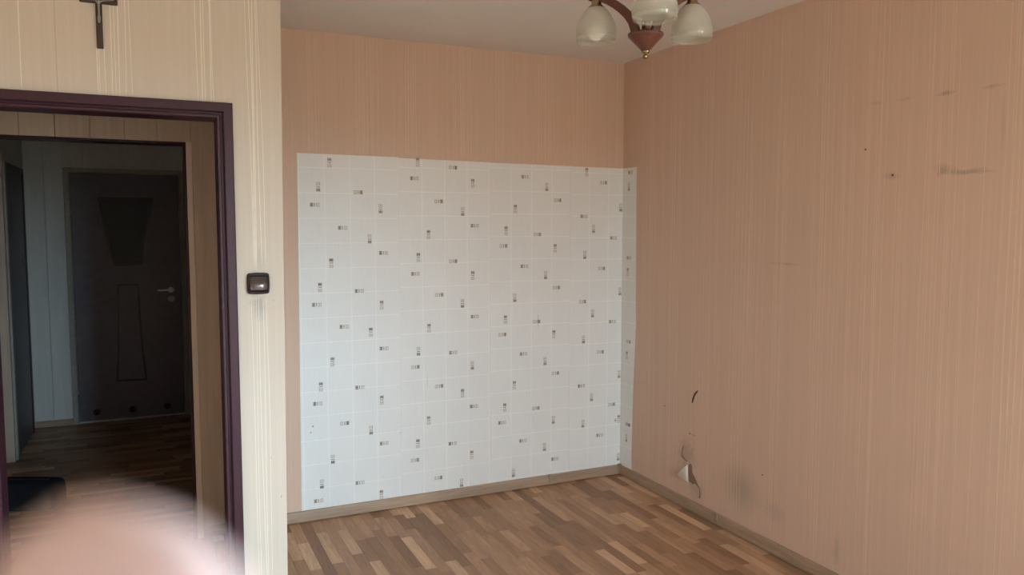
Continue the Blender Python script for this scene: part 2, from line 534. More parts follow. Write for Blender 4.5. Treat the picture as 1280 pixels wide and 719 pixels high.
# ------------------------------------------------------------------ raised threads of the wallpaper
def threads(name, wall, mat, us, axis, surf, sign, z0, z1, width=0.0018, proud=0.0007, amp=0.006, seed=1, breaks=0.0):
    """wavy raised lines running up the paper"""
    rr = random.Random(seed)
    vs, fs = [], []
    for u0 in us:
        n = 26
        ph1, ph2 = rr.uniform(0, 6.28), rr.uniform(0, 6.28)
        a1, a2 = amp * rr.uniform(0.4, 1.0), amp * rr.uniform(0.2, 0.5)
        w = width * rr.uniform(0.7, 1.2)
        za, zb = z0, z1
        if breaks and rr.random() < breaks:
            za = z0 + (z1 - z0) * rr.uniform(0, 0.5)
            zb = za + (z1 - za) * rr.uniform(0.4, 1.0)
        base = len(vs)
        for i in range(n):
            z = za + (zb - za) * i / (n - 1)
            u = u0 + a1 * math.sin(z * 2.1 + ph1) + a2 * math.sin(z * 5.3 + ph2)
            tip = 0.15 if i in (0, n - 1) else 1.0
            for du, dp in ((-w / 2 * tip, 0.0), (0, proud), (w / 2 * tip, 0.0)):
                q = surf + sign * dp
                vs.append((u + du, q, z) if axis == 'x' else (q, u + du, z))
        for i in range(n - 1):
            k = base + 3 * i
            fs.append((k, k + 1, k + 4, k + 3))
            fs.append((k + 1, k + 2, k + 5, k + 4))
    o = meshobj(name, vs, fs, mat, wall, True)
    return stuff(o)

ua = [0.748, 0.757, 0.766, 0.790, 0.800, 1.002, 1.014, 1.030, 1.040, 1.053, 1.075, 1.090, 1.113, 1.270, 1.280, 1.298, 1.312, 1.325,
      1.539, 1.556, 1.580, 1.590, 1.605, 1.625, 1.639, 1.800, 1.812, 1.832, 1.844, 2.068, 2.084, 2.110, 2.130, 2.150, 2.167,
      2.326, 2.345, 2.365, 2.383, 2.402, 2.60, 2.622]
threads('raised_thread', wall_back, M_THREAD_A, ua, 'x', YA, -1, 1.9335, H, 0.0022, 0.0006, 0.004, 3)
threads('raised_thread', wall_back, M_THREAD_A, [0.49, 0.51, 0.55, 0.58, 0.61], 'x', YA, -1, 0.06, H, 0.0018, 0.0006, 0.004, 4)
ud = [-0.66, -0.64, -0.62, -0.38, -0.152, -0.139, -0.123, -0.110, -0.094, -0.080, -0.065, -0.048, 0.170, 0.184, 0.198, 0.212, 0.223]
threads('raised_thread', wall_door, M_THREAD_D, ud, 'x', YD, -1, FZ, H, 0.0026, 0.0008, 0.006, 5)
threads('raised_thread', wall_door, M_THREAD_D, [0.343, 0.351, 0.364, 0.372, 0.386], 'x', YD, -1, 1.39, H, 0.0030, 0.0009, 0.007, 6)
threads('raised_thread', wall_door, M_THREAD_D, [0.340, 0.352, 0.366, 0.374, 0.389], 'x', YD, -1, 0, 1.29, 0.0018, 0.0006, 0.005, 16)
ub = []
rb = random.Random(12)
k = 0
yy = 0.9
while yy < 3.95:
    for j in range(5 if k % 2 == 0 else 3):
        ub.append(yy + j * 0.022 + rb.uniform(-0.006, 0.006))
    yy += 0.265
    k += 1
threads('raised_thread', wall_right, M_THREAD_B, ub, 'y', XB, -1, 0.07, H, 0.0024, 0.0005, 0.004, 8)
threads('raised_thread', wall_right, M_THREAD_B, [rb.uniform(0.8, 3.95) for _ in range(90)], 'y', XB, -1, 0.07, H, 0.0020, 0.0004, 0.003, 9, 0.8)

# ------------------------------------------------------------------ parquet
unit = bpy.data.meshes.new('stave')
ub_ = MB().box(0, 1, 0, 1, -1, 0)
unit.from_pydata(ub_.v, [], ub_.f)
unit.materials.append(M_STAVE)
unit.update()

def seen(x, y):
    """floor spot that the photograph can show"""
    if x < 0.42 or y < 2.3:
        return False
    return (y - 2.30) > (2.70 - x) * 0.12 and x > 0.136 * y - 0.05

SW = 0.0535
rest_v, rest_f, rest_t = [], [], []
def stave(x0, x1, y0, y1, forced_rest):
    g = 0.00035
    if not forced_rest and seen((x0 + x1) / 2, y1):
        o = bpy.data.objects.new('stave', unit)
        o.location = (x0 + g, y0 + g, 0)
        o.scale = (x1 - x0 - 2 * g, y1 - y0 - 2 * g, 0.006)
        linkobj(o, floor)
        return 1
    n = len(rest_v)
    rest_v.extend([(x0 + g, y0 + g, 0), (x1 - g, y0 + g, 0), (x1 - g, y1 - g, 0), (x0 + g, y1 - g, 0)])
    rest_f.append((n, n + 1, n + 2, n + 3))
    rest_t.append(random.random())
    return 0
count = 0
x = XL
row = 0
while x < XB - 0.001:
    x1 = min(x + SW, XB)
    ymax = YA if (x + x1) / 2 > cb else YA + 0.1
    y = YW - random.uniform(0, 0.4)
    while y < ymax - 0.001:
        y1 = min(y + random.choice((0.27, 0.28, 0.33, 0.36, 0.40, 0.40, 0.22)), ymax)
        ys = max(y, YW)
        if y1 - ys > 0.01:
            count += stave(x, x1, ys, y1, count >= 298)
        y = y1
    x = x1
    row += 1
def stave_rest(name, vs, fs, ts, mat, parent):
    o = meshobj(name, vs, fs, mat, parent)
    a = o.data.attributes.new('tone', 'FLOAT', 'FACE')
    for i, t in enumerate(ts):
        a.data[i].value = t
    return stuff(o)
stave_rest('stave_field', rest_v, rest_f, rest_t, M_STAVE, floor)
vs, fs, ts = [], [], []
y = YA + 0.1
while y < 6.974:
    y1 = min(y + SW, 6.974)
    x = -2.5 - random.uniform(0, 0.4)
    while x < 0.6:
        x1 = x + random.choice((0.27, 0.33, 0.40, 0.36))
        n = len(vs)
        g = 0.0006
        vs += [(x + g, y + g, 0), (x1 - g, y + g, 0), (x1 - g, y1 - g, 0), (x + g, y1 - g, 0)]
        fs.append((n, n + 1, n + 2, n + 3))
        ts.append(random.random())
        x = x1
    y = y1
stave_rest('stave_field', vs, fs, ts, M_STAVEX, floor_hall)

# ------------------------------------------------------------------ skirtings
def skirt(name, parent, axis, a, b_, surf, sign, mat, h=0.060, t=0.016):
    """small wooden skirting board with a rounded top and a fluted face"""
    prof = [(0, 0.004), (t, 0.004), (t, 0.016), (t * 0.86, 0.020), (t * 0.80, 0.040), (t * 0.62, h - 0.006), (t * 0.35, h), (0, h)]
    n = len(prof)
    vs = []
    for s in (a, b_):
        for d, z in prof:
            q = surf + sign * d
            vs.append((s, q, z) if axis == 'x' else (q, s, z))
    fs = [tuple(range(n)), tuple(range(2 * n - 1, n - 1, -1))]
    fs += [(i, (i + 1) % n, n + (i + 1) % n, n + i) for i in range(n)]
    return meshobj(name, vs, fs, mat, parent)
bb = struct(empty('baseboard_back', (0, 0, 0)))
skirt('board', bb, 'x', cb, 2.146, YA, -1, M_BASE)
skirt('board', bb, 'x', 2.149, XB, YA, -1, M_BASE)
br = struct(empty('baseboard_right', (0, 0, 0)))
skirt('board', br, 'y', 3.182, YA, XB, -1, M_BASEY)
skirt('board', br, 'y', YW, 3.178, XB, -1, M_BASEY)
MB().box(XB - 0.021, XB - 0.001, YA - 0.021, YA - 0.001, 0.002, 0.066).build('corner_cap', M_BASE, bb, bevel=0.003)
MB().box(2.136, 2.160, YA - 0.0175, YA - 0.001, 0.003, 0.062).build('joint_cover', M_BASE, bb, bevel=0.002)
MB().box(XB - 0.0175, XB - 0.001, 3.168, 3.192, 0.003, 0.062).build('joint_cover', M_BASEY, br, bevel=0.002)
bd = struct(empty('baseboard_doorway', (0, 0, 0)))
skirt('board', bd, 'x', FX1, cb, YD, -1, M_BASE)
skirt('board', bd, 'x', XL, FX0, YD, -1, M_BASE)

# ------------------------------------------------------------------ white tile-print wallpaper in the corner
STR = [(0.688, 0.674, 1.221, 1.221, 1.932, 1.930), (1.221, 1.221, 1.757, 1.757, 1.926, 1.921),
       (1.757, 1.757, 2.280, 2.280, 1.9195, 1.917), (2.280, 2.280, XB, XB, 1.916, 1.914)]
ZOFF = [0.0, 0.016, 0.030, 0.020]
MV = [(0.792, 1.763), (0.792, 1.239), (0.787, 0.713), (0.782, 0.191), (0.852, 1.888), (0.853, 1.365), (0.85, 0.842), (0.843, 0.318), (1.059, 1.492), (1.058, 0.989), (1.052, 0.453), (1.12, 1.653), (1.105, 0.086), (1.114, 0.613), (1.12, 1.133), (1.33, 1.906), (1.317, 0.347), (1.329, 1.388), (1.325, 0.868), (1.389, 1.513), (1.381, 0.471), (1.388, 0.993), (1.577, 0.088), (1.585, 0.608), (1.587, 1.124), (1.591, 1.642), (1.64, 0.243), (1.646, 0.765), (1.653, 1.8), (1.651, 1.28), (1.849, 0.5), (1.854, 1.018), (1.858, 1.534), (1.905, 0.101), (1.911, 0.627), (1.914, 1.144), (1.917, 1.659), (2.111, 0.234), (2.113, 0.757), (2.115, 1.272), (2.121, 1.791), (2.171, 0.394), (2.172, 0.914), (2.178, 1.429), (2.376, 0.349), (2.376, 0.872), (2.381, 1.387), (2.39, 1.885), (2.436, 0.508), (2.439, 1.028), (2.441, 1.545), (2.634, 0.351), (2.634, 0.109), (2.634, 0.637), (2.634, 1.157), (2.634, 1.676)]
MH = [(0.773, 1.67), (0.773, 1.15), (0.769, 0.626), (0.764, 0.102), (0.916, 1.551), (0.915, 1.027), (0.908, 0.506), (1.0, 1.738), (0.999, 1.215), (0.994, 0.694), (0.987, 0.17), (1.134, 1.416), (1.13, 0.897), (1.124, 0.372), (1.311, 1.82), (1.298, 0.255), (1.306, 0.781), (1.312, 1.299), (1.435, 0.136), (1.449, 1.697), (1.444, 0.662), (1.449, 1.178), (1.523, 0.324), (1.534, 1.885), (1.532, 1.364), (1.53, 0.847), (1.655, 0.527), (1.664, 1.563), (1.662, 1.046), (1.832, 0.412), (1.834, 0.932), (1.841, 1.447), (1.968, 0.289), (1.971, 0.81), (1.976, 1.327), (1.98, 1.846), (2.052, 0.477), (2.055, 0.997), (2.059, 1.512), (2.182, 0.152), (2.183, 0.678), (2.187, 1.195), (2.193, 1.714), (2.364, 0.585), (2.367, 1.103), (2.374, 1.62), (2.497, 0.263), (2.496, 0.786), (2.5, 1.303), (2.508, 1.825), (2.581, 0.449), (2.581, 0.971), (2.584, 1.489)]
BV = [(4.055, 1.8), (4.058, 1.28), (4.058, 0.764), (4.053, 0.246)]
BH = [(4.040, 1.886), (4.045, 1.367), (4.043, 0.852), (4.037, 0.334)]

def glyph(upright, flip):
    """rects (a0, a1, b0, b1, ink) of one printed ornament, a along, b across"""
    L, Wd = 0.050, 0.020
    r = []
    def R(a0, a1, b0, b1, ink):
        r.append((a0, a1, b0, b1, ink))
    # dark lattice square
    for i in range(3):
        R(0.000, 0.017, i * 0.0072, i * 0.0072 + 0.0050, 0)
    R(0.0055, 0.0105, 0.0, Wd - 0.001, 0)
    # bar
    R(0.0215, 0.0255, 0.0, Wd - 0.001, 0)
    # open square
    R(0.031, 0.0335, 0.0, Wd - 0.001, 1)
    R(0.0465, 0.049, 0.0, Wd - 0.001, 1)
    R(0.031, 0.049, 0.0, 0.0030, 1)
    R(0.031, 0.049, Wd - 0.004, Wd - 0.001, 1)
    R(0.038, 0.042, 0.004, Wd - 0.005, 1)
    out = []
    for a0, a1, b0, b1, ink in r:
        if flip:
            a0, a1 = L - a1, L - a0
        a0, a1, b0, b1 = a0 - L / 2, a1 - L / 2, b0 - Wd / 2, b1 - Wd / 2
        out.append((b0, b1, a0, a1, ink) if upright else (a0, a1, b0, b1, ink))
    return out

paper = empty('tile_print_wallpaper', (1.66, YA, 0.06))
tag(paper, 'white washable wallpaper with small brown printed squares pasted over peach wall above the skirting', 'wallpaper')
def local(parent, verts):
    return [(v[0] - parent.location.x, v[1] - parent.location.y, v[2] - parent.location.z) for v in verts]

def prints(marks, parent, plane, seed):
    """flat printed ornaments; plane maps (u, v, lift) to a point"""
    rr = random.Random(seed)
    vs, fs, mi = [], [], []
    for (u, v, up) in marks:
        fl = rr.random() < 0.5
        for a0, a1, b0, b1, ink in glyph(up, fl):
            n = len(vs)
            vs += [plane(u + a0, v + b0), plane(u + a1, v + b0), plane(u + a1, v + b1), plane(u + a0, v + b1)]
            fs.append((n, n + 1, n + 2, n + 3))
            mi.append(ink)
    o = meshobj('motif_print', local(paper, vs), fs, M_MOTIF, parent)
    o.data.materials.append(M_MOTIF2)
    for i, k in enumerate(mi):
        o.data.polygons[i].material_index = k
    return stuff(o)

PT = 0.0012
smudge = [(2.066, 1.00, 0.006, 0.07, (0.35, 0.34, 0.31), 0.45, True, 0), (0.741, 0.507, 0.006, 0.006, (0.05, 0.05, 0.05), 0.95, True, 0),
          (0.729, 0.475, 0.004, 0.008, (0.12, 0.11, 0.10), 0.8, True, 0), (1.375, 0.70, 0.005, 0.05, (0.45, 0.45, 0.42), 0.4, True, 0),
          (1.215, 0.42, 0.004, 0.004, (0.15, 0.14, 0.12), 0.8, True, 0), (2.61, 0.345, 0.012, 0.012, (0.25, 0.22, 0.18), 0.7, True, 0)]
for i, (xt0, xb0, xt1, xb1, zt0, zt1) in enumerate(STR):
    zb = 0.058
    mat = tile_paper('tile_print_paper', STR[i][2] - 0.53 if i == 0 else STR[i][0], 1.86 - 0.13 * 10 + ZOFF[i], 'x',
                     stains=[s for s in smudge if xb0 <= s[0] < xb1])
    g = 0.0005
    f = [(xb0 + g, YA - PT, zb), (xb1 - g, YA - PT, zb), (xt1 - g, YA - PT, zt1), (xt0 + g, YA - PT, zt0)]
    bk = [(a, YA - 0.0001, c) for a, b, c in f]
    s = meshobj('paper_strip', local(paper, f + bk), [(0, 1, 2, 3), (7, 6, 5, 4), (0, 4, 5, 1), (1, 5, 6, 2), (2, 6, 7, 3), (3, 7, 4, 0)], mat, paper)
    mk = [(u, v, True) for u, v in MV if xb0 <= u < xb1 + 0.0] + [(u, v, False) for u, v in MH if xb0 <= u < xb1]
    prints(mk, s, lambda a, b: (a, YA - PT - 0.0004, b), 30 + i)
# the last strip turns the corner onto the right wall
mat = tile_paper('tile_print_paper_folded', STR[3][0], 1.86 - 1.3 + ZOFF[3], 'y')
edge = [(3.990, 0.058), (3.996, 0.14), (3.988, 0.5), (3.965, 0.95), (3.972, 1.4), (3.976, 1.913)]
f = [(XB - PT, YA - 0.0013, 0.058)] + [(XB - PT, y, z) for y, z in edge] + [(XB - PT, YA - 0.0013, 1.914)]
n = len(f)
bk = [(XB - 0.0001, b, c) for a, b, c in f]
s = meshobj('paper_strip', local(paper, f + bk), [tuple(range(n)), tuple(range(2 * n - 1, n - 1, -1))] + [(i, (i + 1) % n, n + (i + 1) % n, n + i) for i in range(n)], mat, paper)
prints([(u, v, True) for u, v in BV] + [(u, v, False) for u, v in BH], s, lambda a, b: (XB - PT - 0.0004, a, b), 77)

# ------------------------------------------------------------------ torn wallpaper, scratches and holes on the right wall
hole = [(3.433, 0.245), (3.418, 0.262), (3.402, 0.255), (3.398, 0.215), (3.372, 0.19), (3.345, 0.158), (3.330, 0.150), (3.342, 0.146),
        (3.372, 0.160), (3.395, 0.150), (3.425, 0.160)]
vs = [(XB - 0.0006, y, z) for y, z in hole] + [(XB + 0.001, y, z) for y, z in hole]
n = len(hole)
tear = meshobj('wallpaper_tear', vs, [tuple(range(n)), tuple(range(2 * n - 1, n - 1, -1))] + [(i, (i + 1) % n, n + (i + 1) % n, n + i) for i in range(n)], M_PLASTER, wall_right)
# curled flap: hinge on the hole's edge, tip lifted off the wall and folded over
hinge = [(3.433, 0.250), (3.428, 0.150)]
vs, fs = [], []
NR = 6
for i in range(NR + 1):
    t = i / NR
    for j, (hy, hz) in enumerate(hinge):
        ty, tz = 3.492, 0.180
        yy = hy + (ty - hy) * t
        zz = hz + (tz - hz) * t
        lift = 0.004 + 0.024 * math.sin(t * math.pi * 0.62)
        vs.append((XB - lift, yy, zz))
for i in range(NR):
    k = 2 * i
    fs.append((k, k + 1, k + 3, k + 2))
o = meshobj('torn_flap', vs, fs, M_BACKING, wall_right, True)
sm = o.modifiers.new('thick', 'SOLIDIFY')
sm.thickness = 0.0008
def sliver(pts, mat, name):
    vs = [(XB - 0.0012, y, z) for y, z in pts] + [(XB + 0.0005, y, z) for y, z in pts]
    n = len(pts)
    return meshobj(name, vs, [tuple(range(n)), tuple(range(2 * n - 1, n - 1, -1))] + [(i, (i + 1) % n, n + (i + 1) % n, n + i) for i in range(n)], mat, wall_right)
M_SCRATCH = plain('dark_scratch', (0.10, 0.075, 0.05), 0.9, 0.2)
M_SCRATCH2 = plain('brown_scratch', (0.26, 0.18, 0.13), 0.9, 0.2)
sliver([(3.413, 0.598), (3.404, 0.600), (3.388, 0.640), (3.362, 0.672), (3.366, 0.676), (3.392, 0.655), (3.408, 0.625)], M_SCRATCH, 'scratch')
sliver([(3.432, 0.424), (3.424, 0.420), (3.420, 0.426), (3.427, 0.430)], M_SCRATCH, 'scratch')
sliver([(3.405, 0.424), (3.378, 0.420), (3.378, 0.423), (3.404, 0.427)], M_SCRATCH2, 'scratch')
sliver([(3.498, 0.280), (3.490, 0.276), (3.452, 0.262), (3.436, 0.268), (3.452, 0.270), (3.488, 0.290), (3.478, 0.34), (3.482, 0.345), (3.496, 0.295)], M_SCRATCH2, 'scratch')
sliver([(3.338, 0.150), (3.332, 0.110), (3.340, 0.092), (3.328, 0.090), (3.322, 0.112), (3.331, 0.152)], M_SCRATCH2, 'scratch')
def dot(name, wall, c, r, mat, axis):
    mb = MB()
    if axis == 'x':                       # on a wall facing -x
        pts = [(c[1] + r * math.cos(a * math.pi / 4), c[2] + r * math.sin(a * math.pi / 4)) for a in range(8)]
        return sliver(pts, mat, name)
for y, z, r in ((2.32, 1.868, 0.004), (2.187, 1.757, 0.005), (2.86, 0.359, 0.004), (3.66, 0.53, 0.004)):
    dot('nail_hole', wall_right, (XB, y, z), r, M_SCRATCH, 'x')

# ------------------------------------------------------------------ steel door frame in the doorway wall
def sweep_frame(prof, x0, x1, zt, y0, parent, mat, name0='jamb', name1='head_jamb'):
    """profile (inset from the outside, depth) mitred round the two jambs and head"""
    n = len(prof)
    def piece(name, ends):
        vs = ends[0] + ends[1]
        fs = [tuple(range(n)), tuple(range(2 * n - 1, n - 1, -1))] + [(i, (i + 1) % n, n + (i + 1) % n, n + i) for i in range(n)]
        return meshobj(name, vs, fs, mat, parent)
    piece(name0, [[(x0 + s, y0 + d, 0) for s, d in prof], [(x0 + s, y0 + d, zt - s) for s, d in prof]])
    piece(name0, [[(x1 - s, y0 + d, 0) for s, d in prof], [(x1 - s, y0 + d, zt - s) for s, d in prof]])
    piece(name1, [[(x0 + s, y0 + d, zt - s) for s, d in prof], [(x1 - s, y0 + d, zt - s) for s, d in prof]])
d1 = struct(empty('door_1', (0, 0, 0)))
sweep_frame([(0, 0.0), (0, -0.014), (0.004, -0.018), (0.031, -0.018), (0.035, -0.014), (0.035, -0.001), (0.0435, -0.001), (0.0435, -0.010),
             (0.047, -0.013), (0.054, -0.013), (0.057, -0.010), (0.058, 0.104), (0.022, 0.104), (0.021, 0.0)], FX0, FX1, FZ, YD, d1, M_FRAME)

# ------------------------------------------------------------------ hall behind the doorway
OX0, OX1, OZ = -0.80, 0.163, 1.962      # plain opening in the panelled partition
m = MB().box(OX1, 0.36, YA + 0.006, YA + 0.1, 0, H).box(OX0, OX1, YA + 0.006, YA + 0.1, OZ, H).box(-2.6, OX0, YA + 0.006, YA + 0.1, 0, H)
part = struct(m.build('wall_hall_partition', M_PANEL))
def plank(parent, x0, x1, z0, z1, yb, yf, mat):
    return MB().box(x0 + 0.0010, x1 - 0.0010, yf, yb, z0, z1).build('plank', mat, parent, bevel=0.0012)
jx = [-0.94, -0.803, -0.662, -0.522, -0.383, -0.242, -0.100, 0.040, 0.184]
for a, b2 in zip(jx[:-1], jx[1:]):
    if a < OX0 - 0.01:
        plank(part, a, b2, 0.0, H, YA + 0.006, YA - 0.006, M_PANEL)
    else:
        plank(part, a, b2, OZ, H, YA + 0.006, YA - 0.006, M_PANEL)
plank(part, 0.184, 0.327, 0.0, H, YA + 0.006, YA - 0.006, M_PANEL)
plank(part, 0.327, 0.36, 0.0, H, YA + 0.006, YA - 0.006, M_PANEL)
t1 = struct(empty('trim_1', (0, 0, 0)))
MB().box(0.163, 0.190, YA - 0.014, YA - 0.006, 0.0, OZ).build('corner_strip', M_STRIP, t1, bevel=0.002)
MB().box(0.150, 0.163, YA - 0.008, YA + 0.108, 0.0, OZ).build('jamb_lining', M_FRAME, t1, bevel=0.002)
MB().box(OX0, 0.163, YA - 0.008, YA + 0.108, OZ - 0.012, OZ).build('head_lining', M_FRAME, t1, bevel=0.002)
bh = struct(empty('baseboard_hall', (0, 0, 0)))
skirt('board', bh, 'x', 0.192, 0.36, YA - 0.006, -1, M_BASE, 0.056, 0.012)

# side walls of the small lobby and the corridor behind it
struct(MB().box(0.30, 0.42, YA + 0.1, 6.974, 0, H).build('wall_hall_right', M_PANELPALE))
struct(MB().box(XL - T, XL, YD + 0.1, YA + 0.1, 0, H).build('wall_lobby_left', M_PANEL))
struct(MB().box(-2.6, -2.5, YA + 0.1, 7.1, 0, H).build('wall_hall_left', M_PANELPALE))
YE = 6.974
hall_end = struct(MB().box(-2.5, 0.42, YE + 0.008, YE + 0.1, 0, H).build('wall_hall_end', M_PANELPALE))
# end wall planks, left of the dark door and above it
for a, b2 in ((-0.872, -0.736), (-0.736, -0.606)):
    plank(hall_end, a, b2, 0.0, H, YE + 0.008, YE - 0.004, M_PANELPALE)
for a, b2 in ((-0.606, -0.465), (-0.465, -0.325), (-0.325, -0.185), (-0.185, -0.045), (-0.045, 0.095), (0.095, 0.245)):
    plank(hall_end, a, b2, 2.015, H, YE + 0.008, YE - 0.004, M_PANELPALE)
be = struct(empty('baseboard_hall_end', (0, 0, 0)))
skirt('board', be, 'x', -0.862, -0.606, YE - 0.004, -1, M_BASE, 0.050, 0.012)

# stub wall on the left with its own dark door
stub = struct(MB().box(-2.5, -0.868, 6.012, YE + 0.008, 0, H).build('wall_hall_stub', M_PANELPALE))
for a, b2 in ((-1.425, -1.285), (-1.285, -1.145), (-1.145, -1.005), (-1.005, -0.866)):
    plank(stub, a, b2, 0.0, H, 6.012, 6.0, M_PANEL)
d3 = struct(empty('door_3', (-0.868, 6.45, 0)))
MB().box(0, 0.014, -0.405, -0.345, 0, 1.985).build('jamb', M_GREYTRIM, d3, bevel=0.002)
MB().box(0, 0.014, 0.36, 0.42, 0, 1.985).build('jamb', M_FRAME, d3, bevel=0.002)
MB().box(0, 0.014, -0.345, 0.36, 1.945, 1.985).build('head_jamb', M_FRAME, d3, bevel=0.002)
MB().box(0, 0.008, -0.345, 0.36, 0.01, 1.945).build('door_leaf', M_DARKDOOR, d3)

# dark bathroom door at the end of the corridor
d2 = struct(empty('door_2', (-0.175, YE, 0)))
cx = d2.location.x
def L(x):
    return x - cx
sweep_frame([(0, 0.0), (0, -0.012), (0.003, -0.015), (0.036, -0.015), (0.040, -0.010), (0.040, 0.008), (0, 0.008)], L(-0.606), L(0.252), 2.016, 0.0, d2, M_GREYTRIM)
leaf = MB().box(L(-0.562), L(0.208), -0.012, 0.006, 0.018, 1.974).build('door_leaf', M_DARKDOOR, d2, bevel=0.003)
def ring(poly, w, y0, y1, name, mat, parent):
    """moulding that follows a polygon in x,z"""
    c = (sum(p[0] for p in poly) / len(poly), sum(p[1] for p in poly) / len(poly))
    n = len(poly)
    inner = []
    for i in range(n):
        p0, p1, p2 = (Vector(poly[(i + k - 1) % n]) for k in range(3))
        e1, e2 = (p1 - p0).normalized(), (p2 - p1).normalized()
        n1, n2 = Vector((-e1.y, e1.x)), Vector((-e2.y, e2.x))
        if n1.dot(Vector(c) - p1) < 0:
            n1 = -n1
        if n2.dot(Vector(c) - p1) < 0:
            n2 = -n2
        bis = (n1 + n2).normalized()
        inner.append(tuple(p1 + bis * (w / max(0.4, bis.dot(n1)))))
    vs = [(x, y1, z) for x, z in poly] + [(x, y1, z) for x, z in inner] + [(x, y0, z) for x, z in poly] + [(x, y0, z) for x, z in inner]
    fs = []
    for i in range(n):
        j = (i + 1) % n
        fs += [(i, j, n + j, n + i), (2 * n + i, 2 * n + j, j, i), (n + i, n + j, 3 * n + j, 3 * n + i), (2 * n + j, 2 * n + i, 3 * n + i, 3 * n + j)]
    meshobj(name, vs, fs, mat, parent)
    return inner
top_p = [(L(-0.378), 1.790), (L(0.024), 1.790), (L(-0.078), 1.246), (L(-0.284), 1.246)]
low_p = [(L(-0.262), 1.104), (L(-0.104), 1.104), (L(-0.098), 0.85), (L(-0.086), 0.58), (L(-0.066), 0.315), (L(-0.294), 0.320), (L(-0.276), 0.58), (L(-0.266), 0.85)]
inn = ring(top_p, 0.016, -0.012, -0.022, 'bead', M_DARKBEAD, leaf)
MB().prism(inn, -0.0125, -0.0145).build('glass_panel', M_DOORGLASS, leaf)
inn = ring(low_p, 0.016, -0.012, -0.022, 'bead', M_DARKBEAD, leaf)
MB().prism(inn, -0.0125, -0.0150).build('lower_panel', M_DARKDOOR, leaf)
for vx, vz in ((-0.440, 0.086), (-0.182, 0.084), (0.074, 0.088)):
    MB().lathe([(0.026, -0.0125), (0.026, -0.0165), (0.020, -0.018), (0.019, -0.013), (0.0, -0.013)], 20, 'Y', (L(vx), 0, vz)).build('vent_ring', M_DARKBEAD, leaf, True)
for hz in (0.25, 1.68):
    MB().lathe([(0.0, -0.04), (0.007, -0.038), (0.007, 0.038), (0.0, 0.04)], 12, 'Z', (L(-0.565), -0.018, hz)).build('hinge', M_METAL, leaf, True)
hd = MB().lathe([(0.024, -0.012), (0.024, -0.018), (0.010, -0.020), (0.009, -0.052), (0.0, -0.052)], 20, 'Y', (L(0.132), 0, 1.046))
hd.box(L(0.030), L(0.139), -0.056, -0.044, 1.040, 1.053)
hd.build('door_handle', M_METAL, leaf, bevel=0.003)
MB().lathe([(0.026, -0.012), (0.026, -0.017), (0.016, -0.019), (0.015, -0.015), (0.0, -0.015)], 20, 'Y', (L(0.132), 0, 0.973)).build('lock_rose', M_METAL, leaf, True)

# ------------------------------------------------------------------ window in the wall behind (lights the room)
def make_window(name, loc, rz, ww, mullions):
    w = struct(empty(name, loc, rz))
    wh = WZ1 - WZ0
    def wbox(nm, x0, x1, z0, z1, mat, y0=-0.035, y1=0.035):
        return MB().box(x0, x1, y0, y1, z0, z1).build(nm, mat, w, bevel=0.004 if mat is M_PVC else 0)
    wbox('frame_rail', -ww / 2, ww / 2, 0, 0.05, M_PVC)
    wbox('frame_rail', -ww / 2, ww / 2, wh - 0.05, wh, M_PVC)
    st = [(-ww / 2, -ww / 2 + 0.05)] + [(m_ - 0.035, m_ + 0.035) for m_ in mullions] + [(ww / 2 - 0.05, ww / 2)]
    for p, q in st:
        wbox('frame_stile', p, q, 0.05, wh - 0.05, M_PVC)
    for (p, q), (r, t) in zip(st[:-1], st[1:]):
        wbox('pane', q, r, 0.05, wh - 0.05, M_PANE, -0.003, 0.003)
    MB().box(-ww / 2 - 0.04, ww / 2 + 0.04, 0.036, 0.26, -0.035, -0.001).build('window_sill', M_PVC, w, bevel=0.004)
make_window('window_1', (XB + 0.12, (BY0 + BY1) / 2, WZ0), math.pi / 2, BY1 - BY0, [-0.35, 0.35])
make_window('window_2', ((WX0 + WX1) / 2, YW - 0.12, WZ0), 0.0, WX1 - WX0, [])

# ------------------------------------------------------------------ light switch
sw = empty('light_switch', (0.3625, YD, 1.340))
tag(sw, 'dark brown square rocker light switch on cream wallpaper beside the door frame', 'light switch')
def rsq(hx, hz, r, bulge, n=6):
    pts = []
    for cxs, czs, a0 in ((1, 1, 0), (-1, 1, 90), (-1, -1, 180), (1, -1, 270)):
        for k in range(n + 1):
            a = math.radians(a0 + 90 * k / n)
            pts.append((cxs * (hx - r) + r * math.cos(a), czs * (hz - r) + r * math.sin(a)))
    out = []
    for i in range(len(pts)):
        p, q = pts[i], pts[(i + 1) % len(pts)]
        out.append(p)
        if math.dist(p, q) > r:
            for t in (0.25, 0.5, 0.75):
                x, z = p[0] + (q[0] - p[0]) * t, p[1] + (q[1] - p[1]) * t
                l = math.hypot(x, z)
                bl = bulge * (1 - (2 * t - 1) ** 2)
                out.append((x + (math.copysign(bl, x) if abs(abs(x) - hx) < 1e-4 else 0), z + (math.copysign(bl, z) if abs(abs(z) - hz) < 1e-4 else 0)))
    return out
def plate(name, levels, mat, parent, close=True):
    """stack of closed outlines: (outline, y)"""
    vs, fs = [], []
    n = len(levels[0][0])
    for pl, y in levels:
        vs += [(x, y, z) for x, z in pl]
    for i in range(len(levels) - 1):
        for k in range(n):
            fs.append((i * n + k, i * n + (k + 1) % n, (i + 1) * n + (k + 1) % n, (i + 1) * n + k))
    fs.append(tuple(range(n)))
    fs.append(tuple((len(levels) - 1) * n + k for k in range(n)))
    return meshobj(name, vs, fs, mat, parent, False)
